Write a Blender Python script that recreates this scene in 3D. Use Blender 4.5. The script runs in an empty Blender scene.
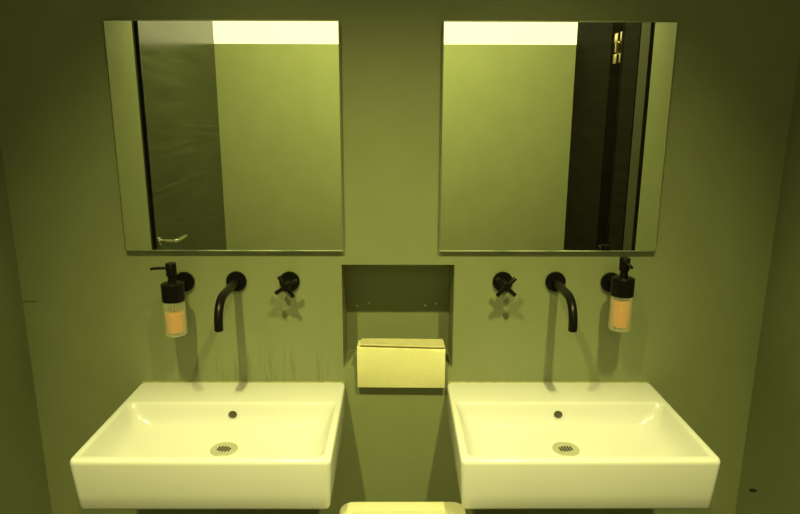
import bpy, bmesh, math, random
from mathutils import Vector, Matrix
random.seed(4)
PI = math.pi
sc = bpy.context.scene
C = sc.collection

# ------------------------------------------------------------------ helpers
def finish(name, bm, mat, parent=None, smooth=True, angle=35, kind=None):
    bmesh.ops.recalc_face_normals(bm, faces=bm.faces[:])
    if smooth:
        for f in bm.faces: f.smooth = True
        for e in bm.edges:
            if len(e.link_faces) == 2 and e.calc_face_angle(0) > math.radians(angle):
                e.smooth = False
    me = bpy.data.meshes.new(name)
    bm.to_mesh(me); bm.free()
    for m in (mat if isinstance(mat, (list, tuple)) else [mat]): me.materials.append(m)
    o = bpy.data.objects.new(name, me); C.objects.link(o)
    if parent: o.parent = parent
    if kind: o['kind'] = kind
    return o

def thing(name, label, cat, loc=(0, 0, 0), group=None):
    o = bpy.data.objects.new(name, None); C.objects.link(o)
    o.empty_display_size = .05
    o.location = loc; o['label'] = label; o['category'] = cat
    if group: o['group'] = group
    return o

def dup(o, loc, label, group=None):
    r = o.copy(); C.objects.link(r); r.location = loc; r['label'] = label
    if group: r['group'] = group
    for ch in list(o.children):
        c = ch.copy(); C.objects.link(c); c.parent = r
        for g in list(ch.children):
            d = g.copy(); C.objects.link(d); d.parent = c
    return r

def add_box(bm, x0, x1, y0, y1, z0, z1, bevel=0, seg=2, mi=0):
    m = Matrix.Translation(((x0+x1)/2, (y0+y1)/2, (z0+z1)/2)) @ Matrix.Diagonal((x1-x0, y1-y0, z1-z0, 1))
    r = bmesh.ops.create_cube(bm, size=1, matrix=m)
    fs = set(f for v in r['verts'] for f in v.link_faces)
    for f in fs: f.material_index = mi
    if bevel:
        es = list(set(e for v in r['verts'] for e in v.link_edges))
        bmesh.ops.bevel(bm, geom=es, offset=bevel, segments=seg, profile=.6, affect='EDGES')

def box(name, x0, x1, y0, y1, z0, z1, mat, parent=None, bevel=0, seg=2, kind=None):
    bm = bmesh.new(); add_box(bm, x0, x1, y0, y1, z0, z1, bevel, seg)
    o = finish(name, bm, mat, parent, kind=kind)
    for p in o.data.polygons:
        if max(abs(c) for c in p.normal) > .999: p.use_smooth = False     # keep the broad faces flat
    return o

def add_lathe(bm, prof, M=None, n=40, cap0=True, cap1=True):
    """prof: (radius, height) along +z of matrix M"""
    M = M or Matrix()
    rings = []
    for r, h in prof:
        if r < 1e-6:
            rings.append([bm.verts.new(M @ Vector((0, 0, h)))])
        else:
            rings.append([bm.verts.new(M @ Vector((r*math.cos(2*PI*i/n), r*math.sin(2*PI*i/n), h))) for i in range(n)])
    for a, b in zip(rings, rings[1:]):
        for i in range(n):
            j = (i+1) % n
            if len(a) == 1: bm.faces.new((a[0], b[j], b[i]))
            elif len(b) == 1: bm.faces.new((a[i], a[j], b[0]))
            else: bm.faces.new((a[i], a[j], b[j], b[i]))
    if cap0 and len(rings[0]) > 1: bm.faces.new(rings[0][::-1])
    if cap1 and len(rings[-1]) > 1: bm.faces.new(rings[-1])

def along(p, d):
    """matrix whose +z is d, at p"""
    return Matrix.Translation(p) @ Vector((0, 0, 1)).rotation_difference(Vector(d).normalized()).to_matrix().to_4x4()

def lathe(name, prof, mat, parent=None, p=(0, 0, 0), d=(0, 0, 1), n=40, cap0=True, cap1=True):
    bm = bmesh.new(); add_lathe(bm, prof, along(p, d), n, cap0, cap1)
    return finish(name, bm, mat, parent)

def add_tube(bm, pts, rad, n=20, round_end=True):
    pts = [Vector(p) for p in pts]
    rings = []; prev = None
    for i, p in enumerate(pts):
        t = (pts[min(i+1, len(pts)-1)] - pts[max(i-1, 0)]).normalized()
        if prev is None:
            u = t.orthogonal().normalized()
        else:
            u = (prev - t*prev.dot(t)).normalized()
        prev = u; v = t.cross(u)
        r = rad[i] if isinstance(rad, (list, tuple)) else rad
        rings.append([bm.verts.new(p + r*(math.cos(2*PI*k/n)*u + math.sin(2*PI*k/n)*v)) for k in range(n)])
    for a, b in zip(rings, rings[1:]):
        for k in range(n):
            j = (k+1) % n
            bm.faces.new((a[k], a[j], b[j], b[k]))
    bm.faces.new(rings[0][::-1]); bm.faces.new(rings[-1])

def rrect(hx, y0, y1, r, z, cx=0, n=7):
    """rounded rectangle loop, y0 rear, y1 front (y1<y0)"""
    hy = (y0-y1)/2; cy = (y0+y1)/2
    r = min(r, hx*.999, hy*.999)
    pts = []
    for q, (sx, sy) in enumerate(((1, 1), (-1, 1), (-1, -1), (1, -1))):
        ox, oy = cx+sx*(hx-r), cy+sy*(hy-r)
        for k in range(n):
            a = PI/2*q + PI/2*k/(n-1)
            pts.append(Vector((ox+r*math.cos(a), oy+r*math.sin(a), z)))
    return pts

def loft(bm, loops, cap0=True, cap1=True):
    vs = [[bm.verts.new(p) for p in l] for l in loops]
    n = len(vs[0])
    for a, b in zip(vs, vs[1:]):
        for i in range(n):
            j = (i+1) % n
            bm.faces.new((a[i], a[j], b[j], b[i]))
    if cap0: bm.faces.new(vs[0][::-1])
    if cap1: bm.faces.new(vs[-1])

# ------------------------------------------------------------------ materials
def new_mat(name):
    m = bpy.data.materials.new(name); m.use_nodes = True
    nt = m.node_tree; b = nt.nodes['Principled BSDF']
    return m, nt, b

def N(nt, kind, **kw):
    n = nt.nodes.new(kind)
    for k, v in kw.items(): setattr(n, k, v)
    return n

def simple(name, col, rough=.5, metal=0, spec=.5, noise=0, nscale=30, bump=0, bscale=200, coat=0):
    m, nt, b = new_mat(name)
    b.inputs['Roughness'].default_value = rough
    b.inputs['Metallic'].default_value = metal
    b.inputs['Specular IOR Level'].default_value = spec
    b.inputs['Coat Weight'].default_value = coat
    tc = N(nt, 'ShaderNodeTexCoord')
    if noise:
        nz = N(nt, 'ShaderNodeTexNoise'); nz.inputs['Scale'].default_value = nscale; nz.inputs['Detail'].default_value = 5
        nt.links.new(tc.outputs['Object'], nz.inputs['Vector'])
        rp = N(nt, 'ShaderNodeValToRGB')
        rp.color_ramp.elements[0].position = .3; rp.color_ramp.elements[1].position = .7
        rp.color_ramp.elements[0].color = [c*(1-noise) for c in col]+[1]
        rp.color_ramp.elements[1].color = [min(1, c*(1+noise)) for c in col]+[1]
        nt.links.new(nz.outputs['Fac'], rp.inputs['Fac']); nt.links.new(rp.outputs['Color'], b.inputs['Base Color'])
    else:
        b.inputs['Base Color'].default_value = (*col, 1)
    if bump:
        n2 = N(nt, 'ShaderNodeTexNoise'); n2.inputs['Scale'].default_value = bscale; n2.inputs['Detail'].default_value = 3
        nt.links.new(tc.outputs['Object'], n2.inputs['Vector'])
        bp = N(nt, 'ShaderNodeBump'); bp.inputs['Strength'].default_value = bump; bp.inputs['Distance'].default_value = .002
        nt.links.new(n2.outputs['Fac'], bp.inputs['Height']); nt.links.new(bp.outputs['Normal'], b.inputs['Normal'])
    return m

WALL = (.200, .224, .128)
m_wall = simple('olive_wall_paint', WALL, .55, noise=.04, nscale=9, bump=.12, bscale=350, spec=.35)
m_white_paint = simple('white_wall_paint', (.82, .82, .76), .6, noise=.02, nscale=6, bump=.08)
m_ceil = simple('ceiling_paint', (.30, .30, .20), .7, noise=.03, nscale=6)
m_black = simple('black_satin_metal', (.005, .005, .0045), .30, metal=0, spec=.16, noise=.1, nscale=60)
m_gap = simple('black_rubber', (.008, .008, .007), .7, noise=.1)
m_ceramic = simple('white_ceramic', (.59, .585, .66), .18, spec=.5, noise=.012, nscale=5)
m_chrome = simple('brushed_chrome', (.62, .62, .58), .22, metal=1, noise=.04)
m_drain = simple('satin_chrome_drain', (.42, .42, .38), .45, metal=.3, noise=.04)
m_ofl = simple('tarnished_metal', (.075, .07, .05), .4, metal=.5, noise=.5, nscale=150)
m_slot = simple('dark_hole', (.02, .02, .015), .8, noise=.1)
m_brass = simple('brass_plated_steel', (.72, .62, .36), .3, metal=1, noise=.06)
m_steel = simple('satin_steel', (.75, .74, .68), .2, metal=1, noise=.04)
m_paper = simple('cream_paper', (.72, .68, .44), .9, noise=.03, nscale=40, bump=.25, bscale=120, spec=.1)
m_paper2 = simple('cream_paper_top_sheet', (.60, .56, .35), .9, noise=.05, nscale=40, bump=.35, bscale=90, spec=.1)
m_bin = simple('white_plastic', (.50, .49, .38), .38, noise=.015, bump=.05)
m_soap = simple('orange_soap', (.78, .32, .085), .3, noise=.03, nscale=15)
m_caulk = simple('sealant', (.34, .34, .17), .5, noise=.3, nscale=60)
m_screw = simple('zinc_screw', (.7, .66, .45), .3, metal=1, noise=.05)
m_dark_backing = simple('mirror_backing_paint', (.10, .10, .07), .6, noise=.1)

# wall behind the basins: same paint, plus dried drip streaks above the left basin and a scratch by the corner
def wall_with_marks():
    m, nt, b = new_mat('olive_wall_paint_with_drips')
    b.inputs['Roughness'].default_value = .5; b.inputs['Specular IOR Level'].default_value = .35
    L = nt.links.new
    tc = N(nt, 'ShaderNodeTexCoord')
    nz = N(nt, 'ShaderNodeTexNoise'); nz.inputs['Scale'].default_value = 9; nz.inputs['Detail'].default_value = 5
    L(tc.outputs['Object'], nz.inputs['Vector'])
    rp = N(nt, 'ShaderNodeValToRGB')
    rp.color_ramp.elements[0].position = .3; rp.color_ramp.elements[1].position = .7
    rp.color_ramp.elements[0].color = [c*.965 for c in WALL]+[1]; rp.color_ramp.elements[1].color = [c*1.035 for c in WALL]+[1]
    L(nz.outputs['Fac'], rp.inputs['Fac'])
    # vertical streaks: noise stretched along z
    mp = N(nt, 'ShaderNodeMapping'); mp.inputs['Scale'].default_value = (85, 1, 6)
    L(tc.outputs['Object'], mp.inputs['Vector'])
    n2 = N(nt, 'ShaderNodeTexNoise'); n2.inputs['Scale'].default_value = 1; n2.inputs['Detail'].default_value = 3
    n2.inputs['Distortion'].default_value = .5
    L(mp.outputs['Vector'], n2.inputs['Vector'])
    sr = N(nt, 'ShaderNodeValToRGB')
    sr.color_ramp.elements[0].position = .53; sr.color_ramp.elements[0].color = (0, 0, 0, 1)
    sr.color_ramp.elements[1].position = .63; sr.color_ramp.elements[1].color = (1, 1, 1, 1)
    L(n2.outputs['Fac'], sr.inputs['Fac'])
    sep = N(nt, 'ShaderNodeSeparateXYZ'); L(tc.outputs['Object'], sep.inputs['Vector'])
    def rng(sock, a, bb, c, d):
        r = N(nt, 'ShaderNodeMapRange'); r.interpolation_type = 'SMOOTHSTEP'
        for i, v in zip(('From Min', 'From Max', 'To Min', 'To Max'), (a, bb, c, d)): r.inputs[i].default_value = v
        L(sock, r.inputs['Value']); return r.outputs['Result']
    def mul(a, c):
        q = N(nt, 'ShaderNodeMath', operation='MULTIPLY'); L(a, q.inputs[0])
        if isinstance(c, (int, float)): q.inputs[1].default_value = c
        else: L(c, q.inputs[1])
        return q.outputs[0]
    zf = mul(rng(sep.outputs['Z'], .985, .90, 0, 1), rng(sep.outputs['X'], -.56, -.50, 0, 1))
    zf = mul(zf, rng(sep.outputs['X'], -.15, -.22, 0, 1))
    mask = mul(mul(sr.outputs['Color'], zf), .27)
    # scratch at the left corner
    s = mul(rng(sep.outputs['X'], -1.065, -1.06, 0, 1), rng(sep.outputs['X'], -1.018, -1.03, 0, 1))
    s = mul(s, mul(rng(sep.outputs['Z'], 1.092, 1.0955, 0, 1), rng(sep.outputs['Z'], 1.100, 1.0975, 0, 1)))
    mx = N(nt, 'ShaderNodeMath', operation='MAXIMUM'); L(mask, mx.inputs[0]); L(mul(s, .8), mx.inputs[1])
    mix = N(nt, 'ShaderNodeMixRGB'); L(mx.outputs[0], mix.inputs['Fac']); L(rp.outputs['Color'], mix.inputs['Color1'])
    mix.inputs['Color2'].default_value = (.07, .07, .03, 1)
    L(mix.outputs['Color'], b.inputs['Base Color'])
    n3 = N(nt, 'ShaderNodeTexNoise'); n3.inputs['Scale'].default_value = 350; L(tc.outputs['Object'], n3.inputs['Vector'])
    bp = N(nt, 'ShaderNodeBump'); bp.inputs['Strength'].default_value = .12; bp.inputs['Distance'].default_value = .002
    L(n3.outputs['Fac'], bp.inputs['Height']); L(bp.outputs['Normal'], b.inputs['Normal'])
    return m
m_wall_marks = wall_with_marks()

def wood(name, c0, c1, rough, spec=.5):
    m, nt, b = new_mat(name); L = nt.links.new
    b.inputs['Roughness'].default_value = rough; b.inputs['Specular IOR Level'].default_value = spec
    tc = N(nt, 'ShaderNodeTexCoord')
    mp = N(nt, 'ShaderNodeMapping'); mp.inputs['Scale'].default_value = (1.4, 1.4, 24); L(tc.outputs['Object'], mp.inputs['Vector'])
    n1 = N(nt, 'ShaderNodeTexNoise'); n1.inputs['Scale'].default_value = 1.3; n1.inputs['Detail'].default_value = 8; n1.inputs['Distortion'].default_value = .45
    L(mp.outputs['Vector'], n1.inputs['Vector'])
    rp = N(nt, 'ShaderNodeValToRGB'); rp.color_ramp.elements[0].position = .35; rp.color_ramp.elements[1].position = .68
    rp.color_ramp.elements[0].color = (*c0, 1); rp.color_ramp.elements[1].color = (*c1, 1)
    L(n1.outputs['Fac'], rp.inputs['Fac']); L(rp.outputs['Color'], b.inputs['Base Color'])
    bp = N(nt, 'ShaderNodeBump'); bp.inputs['Strength'].default_value = .03; bp.inputs['Distance'].default_value = .002
    L(n1.outputs['Fac'], bp.inputs['Height']); L(bp.outputs['Normal'], b.inputs['Normal'])
    return m
m_wood = wood('dark_oak_veneer', (.015, .019, .011), (.040, .047, .028), .19, .35)
m_wood2 = wood('black_oak_veneer', (.007, .007, .005), (.012, .012, .009), .8, .04)

def tile():
    m, nt, b = new_mat('dark_floor_tile'); L = nt.links.new
    tc = N(nt, 'ShaderNodeTexCoord'); br = N(nt, 'ShaderNodeTexBrick'); br.offset = 0
    br.inputs['Color1'].default_value = (.055, .055, .045, 1); br.inputs['Color2'].default_value = (.065, .064, .05, 1)
    br.inputs['Mortar'].default_value = (.03, .03, .025, 1); br.inputs['Scale'].default_value = 1
    br.inputs['Brick Width'].default_value = .45; br.inputs['Row Height'].default_value = .45; br.inputs['Mortar Size'].default_value = .004
    L(tc.outputs['Object'], br.inputs['Vector']); L(br.outputs['Color'], b.inputs['Base Color'])
    b.inputs['Roughness'].default_value = .35
    return m
m_tile = tile()

m_mirror, nt, b = new_mat('silvered_mirror_glass')
b.inputs['Base Color'].default_value = (.90, .93, .87, 1); b.inputs['Metallic'].default_value = 1; b.inputs['Roughness'].default_value = 0.0

def frosted():
    m, nt, b = new_mat('frosted_bottle_glass'); L = nt.links.new
    b.inputs['Base Color'].default_value = (.80, .82, .62, 1); b.inputs['Roughness'].default_value = .35
    tr = N(nt, 'ShaderNodeBsdfTransparent'); tr.inputs['Color'].default_value = (.93, .93, .88, 1)
    mx = N(nt, 'ShaderNodeMixShader')
    lw = N(nt, 'ShaderNodeLayerWeight'); lw.inputs['Blend'].default_value = .35
    mr = N(nt, 'ShaderNodeMapRange'); mr.inputs['To Min'].default_value = .17; mr.inputs['To Max'].default_value = .75
    L(lw.outputs['Facing'], mr.inputs['Value']); L(mr.outputs['Result'], mx.inputs['Fac'])
    L(tr.outputs[0], mx.inputs[1]); L(b.outputs[0], mx.inputs[2])
    L(mx.outputs[0], nt.nodes['Material Output'].inputs['Surface'])
    return m
m_frost = frosted()

def emit(name, col, s):
    m, nt, b = new_mat(name)
    b.inputs['Base Color'].default_value = (*col, 1)
    b.inputs['Emission Color'].default_value = (*col, 1); b.inputs['Emission Strength'].default_value = s
    return m
LIGHT = (1.0, .955, .285)
m_lamp = emit('lamp_diffuser', LIGHT, 3)
m_panel = emit('glow_band_surface', (1.0, .93, .42), 1.7)
m_panel.node_tree.nodes['Principled BSDF'].inputs['Base Color'].default_value = (.1, .1, .1, 1)
m_edge = simple('polished_mirror_edge', (.62, .66, .50), .42, metal=1, noise=.03)

# ------------------------------------------------------------------ room shell
XL, XR, YR, CZ = -1.063, 1.053, -2.17, 3.05
NX0, NX1, NZ0, NZ1, ND = -.155, .163, .8945, 1.2055, .15

bm = bmesh.new()                                   # wall with a niche let into it
xs, zs = [XL-.12, NX0, NX1, XR+.12], [0, NZ0, NZ1, CZ]
g = [[bm.verts.new((x, 0, z)) for z in zs] for x in xs]
for i in range(3):
    for j in range(3):
        if (i, j) != (1, 1): bm.faces.new((g[i][j], g[i+1][j], g[i+1][j+1], g[i][j+1]))
fr = [g[1][1], g[2][1], g[2][2], g[1][2]]
bk = [bm.verts.new((v.co.x, ND, v.co.z)) for v in fr]
for i in range(4):
    j = (i+1) % 4; bm.faces.new((fr[i], fr[j], bk[j], bk[i]))
bm.faces.new(bk)
finish('wall_back', bm, m_wall_marks, smooth=False, kind='structure')

box('wall_left', XL-.12, XL, -.982, 0, 0, CZ, m_wall, kind='structure')
box('wall_right', XR, XR+.12, -1.017, 0, 0, CZ, m_wall, kind='structure')
box('floor', XL-.12, XR+.12, -2.36, 0, -.05, 0, m_tile, kind='structure')
box('ceiling', XL-.12, XR+.12, -2.36, .0, CZ, CZ+.05, m_ceil, kind='structure')
bm = bmesh.new(); add_box(bm, XL-.12, XR+.12, -2.36, YR, 0, 2.01); add_box(bm, XL-.12, XR+.12, -2.36, YR, 2.33, CZ)
finish('wall_front', bm, m_wall, smooth=False, kind='structure')
lp = thing('glow_band', 'long white band with added glow above the wall opposite the mirrors', 'glowing band', ((XL+XR)/2, -2.20, 2.01))
box('glow_face', -1.17, 1.17, -.02, .018, .001, .319, m_panel, lp, bevel=.002)  # glow put into a bright band whose real source is unknown
box('glow_backing', -1.17, 1.17, -.10, -.02, .001, .319, m_white_paint, lp)

# left door, closed, handle near its free edge
d1 = box('door_1', XL-.045, XL-.004, YR, -1.054, .005, 2.30, m_wood, bevel=.003, kind='structure')
bm = bmesh.new(); add_box(bm, XL-.12, XL-.02, -1.054, -.982, 0, CZ); add_box(bm, XL-.12, XL-.05, YR-.2, -1.054, 0, CZ); add_box(bm, XL-.10, XL-.001, YR-.2, -1.0, 2.31, CZ)
finish('door_frame', bm, m_gap, d1, smooth=False)
bm = bmesh.new(); hy, hz = -1.085, 1.056
add_lathe(bm, [(.024, 0), (.026, .002), (.026, .007), (.024, .009), (.011, .010)], along((XL-.004, hy, hz), (1, 0, 0)) @ Matrix.Diagonal((.75, .75, .6, 1)))
pts = [(XL, hy, hz), (XL+.064, hy, hz)] + [(XL+.064+.009*math.sin(a), hy-.009+.009*math.cos(a), hz) for a in (.4, .8, 1.2, 1.57)] + [(XL+.073, hy-.125, hz)]
add_tube(bm, pts, .0085, 16)
finish('door_handle', bm, m_steel, d1)
bm = bmesh.new()
add_lathe(bm, [(.024, 0), (.026, .002), (.026, .007), (.024, .009), (.008, .009), (.008, .004)], along((XL-.004, hy, hz-.09), (1, 0, 0)))
finish('lock_rose', bm, m_steel, d1)

# right door: dark lining panel, hinge gap, narrow dark leaf, pale jamb, black gap
d2 = box('door_2', XR+.004, XR+.044, -1.385, -1.19, .005, 2.32, m_wood2, bevel=.003, kind='structure')
box('hinge_panel', XR-.002, XR+.05, YR, -1.545, 0, CZ, m_wood2, d2, bevel=.003)
bm = bmesh.new(); add_box(bm, XR+.07, XR+.12, YR-.2, -1.017, 0, CZ); add_box(bm, XR+.03, XR+.12, -1.076, -1.017, 0, CZ); add_box(bm, XR+.0, XR+.12, -1.55, -1.17, 2.33, CZ)
finish('door_gap_seal', bm, m_gap, d2, smooth=False)
m_jamb = simple('painted_jamb', (.035, .037, .020), .75, noise=.05, nscale=10)
box('jamb', XR+.004, XR+.06, -1.176, -1.073, 0, CZ, m_jamb, d2, bevel=.002)
box('edge_strip', XR+.0, XR+.05, -1.399, -1.388, 0, 2.32, m_wood2, d2, bevel=.002)
def hinge(z):
    bm = bmesh.new()
    add_lathe(bm, [(.008, 0), (.0095, .001), (.0095, .044), (.008, .045)], along((XR-.004, -1.448, z-.0225), (0, 0, 1)), 16)
    h = finish('hinge', bm, m_brass, d2)
    for s, zz in ((1, z+.026), (-1, z-.070)):
        bm = bmesh.new(); add_box(bm, XR+.002, XR+.008, -1.515, -1.470, zz, zz+.044, .004)
        add_box(bm, XR+.002, XR+.008, -1.432, -1.415, zz, zz+.044, .003)
        finish('hinge_plate', bm, m_brass, h)
    bm = bmesh.new(); add_box(bm, XR+.004, XR+.066, -1.47, -1.445, z-.03, z+.03, .003); finish('hinge_block', bm, m_brass, h)
hinge(1.925); hinge(.81)

# small dark chip on the right wall beside the basin
bm = bmesh.new(); add_lathe(bm, [(.010, 0), (.008, .0020), (0, .0026)], Matrix.Translation((XR+.0004, -.0705, .539)) @ Matrix.Rotation(math.radians(-29), 4, 'X') @ Matrix.Rotation(-PI/2, 4, 'Y') @ Matrix.Diagonal((.5, 2.3, 1, 1)), 12)
o = finish('paint_chip', bm, m_slot); o['label'] = 'small dark chip in the right side wall beside the right basin'; o['category'] = 'wall mark'

# ------------------------------------------------------------------ mirrors
def mirror(cx, label):
    t = thing('mirror', label, 'mirror', (cx, 0, 1.2475), 'square wall mirrors')
    bm = bmesh.new(); w, h, bv = .3022, .605, .0035
    f = [(-w+bv, bv), (w-bv, bv), (w-bv, h-bv), (-w+bv, h-bv)]; e = [(-w, 0), (w, 0), (w, h), (-w, h)]
    A = [bm.verts.new((x, -.0165, z)) for x, z in f]; B = [bm.verts.new((x, -.0145, z)) for x, z in e]; D = [bm.verts.new((x, -.0105, z)) for x, z in e]
    bm.faces.new(A); bm.faces.new(D)
    for P, Q in ((A, B), (B, D)):
        for i in range(4):
            j = (i+1) % 4; q = bm.faces.new((P[i], P[j], Q[j], Q[i])); q.material_index = 1
    finish('mirror_glass', bm, [m_mirror, m_edge], t, smooth=False)
    box('backing_panel', -w+.003, w-.003, -.0105, -.0005, .003, h-.003, m_dark_backing, t)
    return t
mi = mirror(-.4489, 'square frameless mirror above the left basin, reflecting a door with a handle')
dup(mi, (.4196, 0, 1.2475), 'square frameless mirror above the right basin, reflecting a hinged dark door')

# ------------------------------------------------------------------ basins
def basin(cx, label):
    t = thing('washbasin', label, 'sink', (cx, .0015, .718), 'white wall-hung basins')
    Z = .718
    L = []
    for hx, y0, y1, r, z in [(.287, -.006, -.413, .010, .717), (.2915, -.003, -.4175, .012, .7182), (.2935, -.002, -.4195, .013, .7225),
                             (.2955, -.001, -.4220, .014, .760), (.3000, -.001, -.4275, .015, .838), (.2995, -.0015, -.4268, .015, .8435), (.2978, -.002, -.4248, .015, .8475),
                             (.2950, -.003, -.4215, .0145, .8496), (.2915, -.006, -.4175, .014, .850),
                             (.2870, -.126, -.4090, .014, .850), (.2845, -.1285, -.4065, .016, .8494), (.2818, -.1315, -.404, .019, .847), (.2795, -.134, -.402, .022, .843),
                             (.2740, -.1370, -.399, .026, .830), (.2660, -.1420, -.394, .034, .812), (.2560, -.1490, -.387, .044, .797),
                             (.2430, -.1580, -.379, .055, .7865), (.2250, -.1680, -.368, .062, .7810), (.200, -.178, -.352, .066, .7785), (.14, -.195, -.32, .055, .7765),
                             (.060, -.211, -.285, .036, .775), (.036, -.2115, -.2825, .0355, .7740)]:
        L.append(rrect(hx, y0, y1, r, z-Z))
    bm = bmesh.new(); loft(bm, L)
    b = finish('basin', bm, m_ceramic, t, angle=60)
    # drain: domed disc with a slotted grate
    dc = (.004, -.2470, .7740-Z)
    dr = lathe('drain', [(.0345, -.004), (.0345, .0018), (.033, .0028), (.030, .0028), (.0275, .0020), (.021, .0012), (0, .0010)], m_drain, t); dr.location = dc
    bm = bmesh.new()
    for i in range(-2, 3):
        hl = .0125*(1-.09*i*i)
        M = Matrix.Translation((0, 0, .0019)) @ Matrix.Rotation(math.radians(-12), 4, 'Z') @ Matrix.Translation((i*.0072, 0, 0)) @ Matrix.Diagonal((.0042, 2*hl, .0012, 1))
        bmesh.ops.create_cube(bm, size=1, matrix=M)
    finish('grate_slots', bm, m_slot, dr, smooth=False)
    # overflow opening in the rear slope of the bowl
    nrm = Vector((0, -.92, .39)).normalized()
    MO = along((.002, -.1420, .8185-Z), nrm) @ Matrix.Diagonal((1, .80, 1, 1))
    bm = bmesh.new(); add_lathe(bm, [(.0118, -.002), (.0132, .0002), (.0136, .0008), (.0132, .0012), (.0122, .0010), (.0112, -.0015)], MO, 28, False, False)
    ov = finish('overflow', bm, m_ceramic, t)
    bm = bmesh.new(); add_lathe(bm, [(.0120, .0007), (.007, .0002), (0, .0002)], MO, 28, False)
    finish('overflow_hole', bm, m_ofl, ov)  # dark disc, shade inside the opening put into its colour
    bm = bmesh.new(); add_box(bm, -.297, .297, -.0045, -.0002, .846-Z, .8520-Z, .0008)
    finish('sealant_line', bm, m_caulk, t)
    return t
ba = basin(-.449, 'white rectangular ceramic basin on the wall under the left mirror')
rb = dup(ba, (.4475, .0015, .718), 'white rectangular ceramic basin on the wall under the right mirror')
for c in rb.children:
    if c.name.startswith('drain'): c.location.x -= .013; c.rotation_euler.z = math.radians(22)
    if c.name.startswith('overflow'): c.location.x = -.007

# ------------------------------------------------------------------ taps
def spout(cx, label):
    t = thing('spout', label, 'tap', (cx, .0008, 1.158), 'black wall spouts')
    lathe('wall_rosette', [(.0265, 0), (.0285, .0015), (.0285, .0085), (.0270, .0105), (.0, .0108)], m_black, t, (0, -.0002, 0), (0, -1, 0))
    R, y0, zt = .060, -.140, -.077
    pts = [(0, -.008, 0), (0, -.05, 0), (0, -.09, 0)]
    pts += [(0, y0-R*math.sin(a), -R+R*math.cos(a)) for a in [PI/2*k/10 for k in range(11)]]
    pts += [(0, y0-R, zt+.001), (0, y0-R, zt)]
    bm = bmesh.new(); add_tube(bm, pts, [.0113]*(len(pts)-1)+[.0105], 28)
    p = finish('spout_pipe', bm, m_black, t)
    lathe('aerator', [(.0095, 0), (.0095, .0012), (0, .0012)], m_slot, p, (0, y0-R, zt+.0003), (0, 0, -1), 24)
    return t
sp = spout(-.4515, 'black curved wall spout over the left basin')
dup(sp, (.449, .0008, 1.158), 'black curved wall spout over the right basin')

def valve(cx, rot, label):
    t = thing('cross_valve', label, 'tap handle', (cx, .0008, 1.158), 'black cross-handle wall valves')
    lathe('wall_rosette', [(.0265, 0), (.0285, .0015), (.0285, .0085), (.0270, .0105), (.0, .0108)], m_black, t, (0, -.0002, 0), (0, -1, 0))
    lathe('stem', [(.012, .009), (.012, .045), (.010, .047), (.010, .052)], m_black, t, (0, 0, 0), (0, -1, 0), 24)
    bm = bmesh.new()
    add_lathe(bm, [(.0095, .050), (.0115, .052), (.0115, .072), (.0100, .0745), (0, .0752)], along((0, 0, 0), (0, -1, 0)), 28)
    for k in range(4):
        a = math.radians(rot+90*k); d = Vector((math.cos(a), 0, math.sin(a))); c = Vector((0, -.062, 0))
        add_lathe(bm, [(.0060, .006), (.0060, .0335), (.0052, .0350), (0, .0352)], along(c, d), 18)
    finish('cross_handle', bm, m_black, t)
    return t
valve(-.302, 33, 'black cross-handle valve right of the left spout')
valve(.300, 46, 'black cross-handle valve left of the right spout')

# ------------------------------------------------------------------ soap dispensers
def dispenser(cx, cz, fill, ang, label):
    t = thing('soap_dispenser', label, 'soap dispenser', (cx, .0008, cz), 'wall-mounted soap dispensers')
    Y = -.098
    lathe('wall_rosette', [(.0265, 0), (.0285, .0015), (.0285, .0095), (.0270, .0115), (.0, .0120)], m_black, t, (0, -.0002, 1.1565-cz), (0, -1, 0))
    bm = bmesh.new()
    add_tube(bm, [(0, -.010, 1.1565-cz), (0, Y+.028, .122)], .0095, 20)
    add_lathe(bm, [(.0288, .0955), (.0298, .0965), (.0298, .1425), (.0288, .1435), (.0272, .1435), (.0272, .0955), (.0288, .0955)], Matrix.Translation((0, Y, 0)), 48, False, False)
    finish('holder', bm, m_black, t)
    bt = lathe('bottle', [(0, 0), (.025, 0), (.0275, .0012), (.0288, .004), (.0288, .0945), (.0270, .096), (.0270, .128), (.024, .132)], m_frost, t, (0, Y, 0), n=48, cap0=False, cap1=False)
    lathe('soap', [(0, .010), (.022, .010), (.0262, .013), (.0265, fill-.002), (.024, fill), (0, fill)], m_soap, bt, (0, Y, 0), n=40, cap0=False, cap1=False)
    lathe('dip_tube', [(.003, fill), (.003, .12)], m_frost, bt, (0, Y, 0), n=12)
    bm = bmesh.new()
    add_lathe(bm, [(.0265, .133), (.0268, .1430), (.0255, .1450), (.0125, .1465), (.0115, .1475), (.0110, .156), (.0100, .157), (.0100, .162), (.0125, .164),
                   (.0138, .167), (.0138, .1975), (.0125, .1995), (0, .2005)], Matrix.Translation((0, Y, 0)), 40)
    a = math.radians(ang); d = Vector((math.cos(a), math.sin(a), 0)); c = Vector((0, Y, .1865))
    add_tube(bm, [c+d*.008, c+d*.040, c+d*.047+Vector((0, 0, -.0008)), c+d*.052+Vector((0, 0, -.0025))], [.0042, .0040, .0038, .0036], 16)
    finish('pump', bm, m_black, t)
    return t
dispenser(-.598, 1.034, .064, 191, 'soap dispenser left of the left spout, half-full orange soap, nozzle pointing left')
dispenser(.606, 1.050, .084, -90, 'fuller soap dispenser right of the right spout, nozzle pointing forward')

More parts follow.
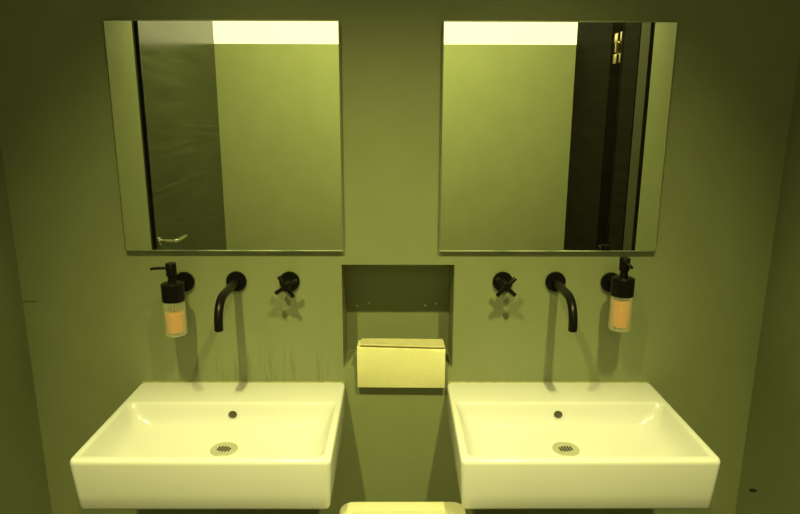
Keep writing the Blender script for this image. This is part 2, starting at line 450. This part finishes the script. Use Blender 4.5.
# ------------------------------------------------------------------ paper towels in the niche
t = thing('paper_towel_stack', 'stack of folded cream paper towels hanging over the niche sill', 'paper towels', (.0145, -.006, NZ0))
bm = bmesh.new()
nx = 16
def towel_section(prof, x0, x1, wob):
    rows = []
    for i in range(nx+1):
        u = i/nx; x = x0+(x1-x0)*u
        rows.append([bm.verts.new((x+wob*.5*math.sin(3*k+1), y+wob*.4*math.sin(u*5+k), z-.0075*(u-.5)*tl+wob*math.sin(u*4.2+k*.6))) for k, (y, z, tl) in enumerate(prof)])
    n = len(prof)
    for a, bb in zip(rows, rows[1:]):
        for k in range(n):
            j = (k+1) % n; bm.faces.new((a[k], bb[k], bb[j], a[j]))
    bm.faces.new(rows[0]); bm.faces.new(rows[-1][::-1])
towel_section([(.058, .001, 0), (.058, .066, 0), (.0, .0685, .3), (-.012, .0715, .8), (-.017, .069, 1), (-.0185, .060, 1), (-.0165, -.050, .4), (-.016, -.0515, .4), (-.0062, -.0515, .4), (-.0062, .001, 0)], -.1275, .1255, .0006)
finish('towel_bundle', bm, m_paper, t, angle=50)
bm = bmesh.new()
towel_section([(.060, .0675, 0), (.060, .0705, 0), (.0, .0735, .4), (-.012, .0790, .9), (-.0190, .0782, 1), (-.0188, .0762, 1), (-.012, .0768, .9), (0, .0702, .4)], -.119, .1235, .0008)
finish('top_sheet', bm, m_paper2, t, angle=50)

for i, (x, z) in enumerate([(-.122, 1.037), (-.086, 1.047), (.089, 1.039), (.1225, 1.045)]):
    s = lathe('screw', [(.0032, 0), (.0032, .0008), (.002, .0018), (0, .002)], m_screw, None, (x, ND, z), (0, -1, 0), 14)
    s['label'] = ['small screw head in the niche, leftmost of four', 'small screw head in the niche, second from left', 'small screw head in the niche, third from left', 'small screw head in the niche, rightmost of four'][i]
    s['category'] = 'screw'; s['group'] = 'screws in the niche back'

# ------------------------------------------------------------------ waste bin
t = thing('waste_bin', 'white plastic waste bin on the floor between the two basins', 'bin', (.017, -.40, 0))
Y0, Y1, ZT = .101, -.115, .660
bm = bmesh.new()
loops = [rrect(.125, Y0-.02, Y1+.02, .03, 0), rrect(.128, Y0-.018, Y1+.018, .032, .004), rrect(.152, Y0-.007, Y1+.007, .033, ZT-.03), rrect(.145, Y0-.014, Y1+.014, .03, ZT-.03), rrect(.122, Y0-.03, Y1+.03, .026, .01)]
loft(bm, loops); finish('bin_body', bm, m_bin, t, angle=50)
bm = bmesh.new()
loops = [rrect(.155, Y0-.003, Y1+.003, .04, ZT-.034), rrect(.159, Y0, Y1, .036, ZT-.030), rrect(.159, Y0, Y1, .036, ZT-.006), rrect(.1568, Y0-.0022, Y1+.0022, .034, ZT-.001), rrect(.153, Y0-.006, Y1+.006, .031, ZT),
         rrect(.128, Y0-.036, Y1+.036, .022, ZT-.001), rrect(.1258, Y0-.0385, Y1+.0385, .020, ZT-.006), rrect(.1245, Y0-.040, Y1+.040, .019, ZT-.016), rrect(.09, Y0-.07, Y1+.07, .02, ZT-.017)]
loft(bm, loops); finish('bin_lid', bm, m_bin, t, angle=50)

# ------------------------------------------------------------------ lamps
LX, LY, LY2 = .475, -1.45, -1.20
def downlight(cx, label):
    t = thing('downlight', label, 'ceiling light', (cx, LY, CZ), 'recessed ceiling downlights')
    lathe('trim_ring', [(.055, 0), (.055, -.003), (.045, -.006), (.040, -.004), (.040, 0)], m_black, t, cap0=False, cap1=False)
    lathe('lamp_lens', [(.0395, -.002), (0, -.002)], m_lamp, t, cap0=False)
    return t
dl = downlight(-LX, 'recessed downlight in the ceiling near the handled door, farther from the mirrors')
dup(dl, (LX, LY, CZ), 'recessed downlight in the ceiling near the hinged door, farther from the mirrors')
dup(dl, (-LX, LY2, CZ), 'added ceiling downlight near the handled door, nearer the mirrors, brightening the opposite wall')  # second pair is added, only to brighten the wall opposite the mirrors
dup(dl, (LX, LY2, CZ), 'added ceiling downlight near the hinged door, nearer the mirrors, brightening the opposite wall')
def beam(p, aim, half, energy):
    l = bpy.data.lights.new('downlight_beam', 'SPOT'); l.energy = energy; l.color = LIGHT
    l.spot_size = math.radians(2*half); l.spot_blend = 1; l.shadow_soft_size = .028
    o = bpy.data.objects.new('downlight_beam', l); C.objects.link(o); o.location = p
    o.rotation_euler = (Vector(aim)-Vector(p)).to_track_quat('-Z', 'Y').to_euler()
for sx in (-1, 1):
    beam((sx*LX, LY, CZ-.012), (sx*.25, -.36, .83), 28.5, 222)
    beam((sx*LX, LY2, CZ-.012), (sx*.58, -2.05, .95), 58, 270)  # beam of the added pair, aimed at the wall opposite the mirrors

w = bpy.data.worlds.new('world'); sc.world = w; w.use_nodes = True
w.node_tree.nodes['Background'].inputs['Color'].default_value = (0, 0, 0, 1)

# ------------------------------------------------------------------ camera
f, pit, yaw, rol = 625.79, math.radians(13.04406), math.radians(.316749), math.radians(-.142559)
def ray(px, py):
    a, b_ = px-400, 257-py
    c, s = math.cos(rol), math.sin(rol)
    u, v = c*a+s*b_, -s*a+c*b_
    rt, up = u/f, v/f
    cp, sp_ = math.cos(pit), math.sin(pit)
    y, z, x = cp+up*sp_, -sp_+up*cp, rt
    c, s = math.cos(yaw), math.sin(yaw)
    return Vector((c*x+s*y, -s*x+c*y, z))
F = ray(400, 257).normalized(); Rr = (ray(500, 257)-ray(400, 257)).normalized(); U = Rr.cross(F)
M = Matrix((Rr, U, -F)).transposed().to_4x4(); M.translation = (0, -1.70975, 1.624)
cd = bpy.data.cameras.new('camera'); cd.sensor_width = 36; cd.lens = 36*f/800; cd.clip_start = .01
cam = bpy.data.objects.new('camera', cd); C.objects.link(cam); cam.matrix_world = M; sc.camera = cam

vs = sc.view_settings
sc.display_settings.display_device = 'sRGB'
vs.view_transform = 'Standard'; vs.look = 'None'; vs.exposure = 0; vs.gamma = 1; vs.use_curve_mapping = False
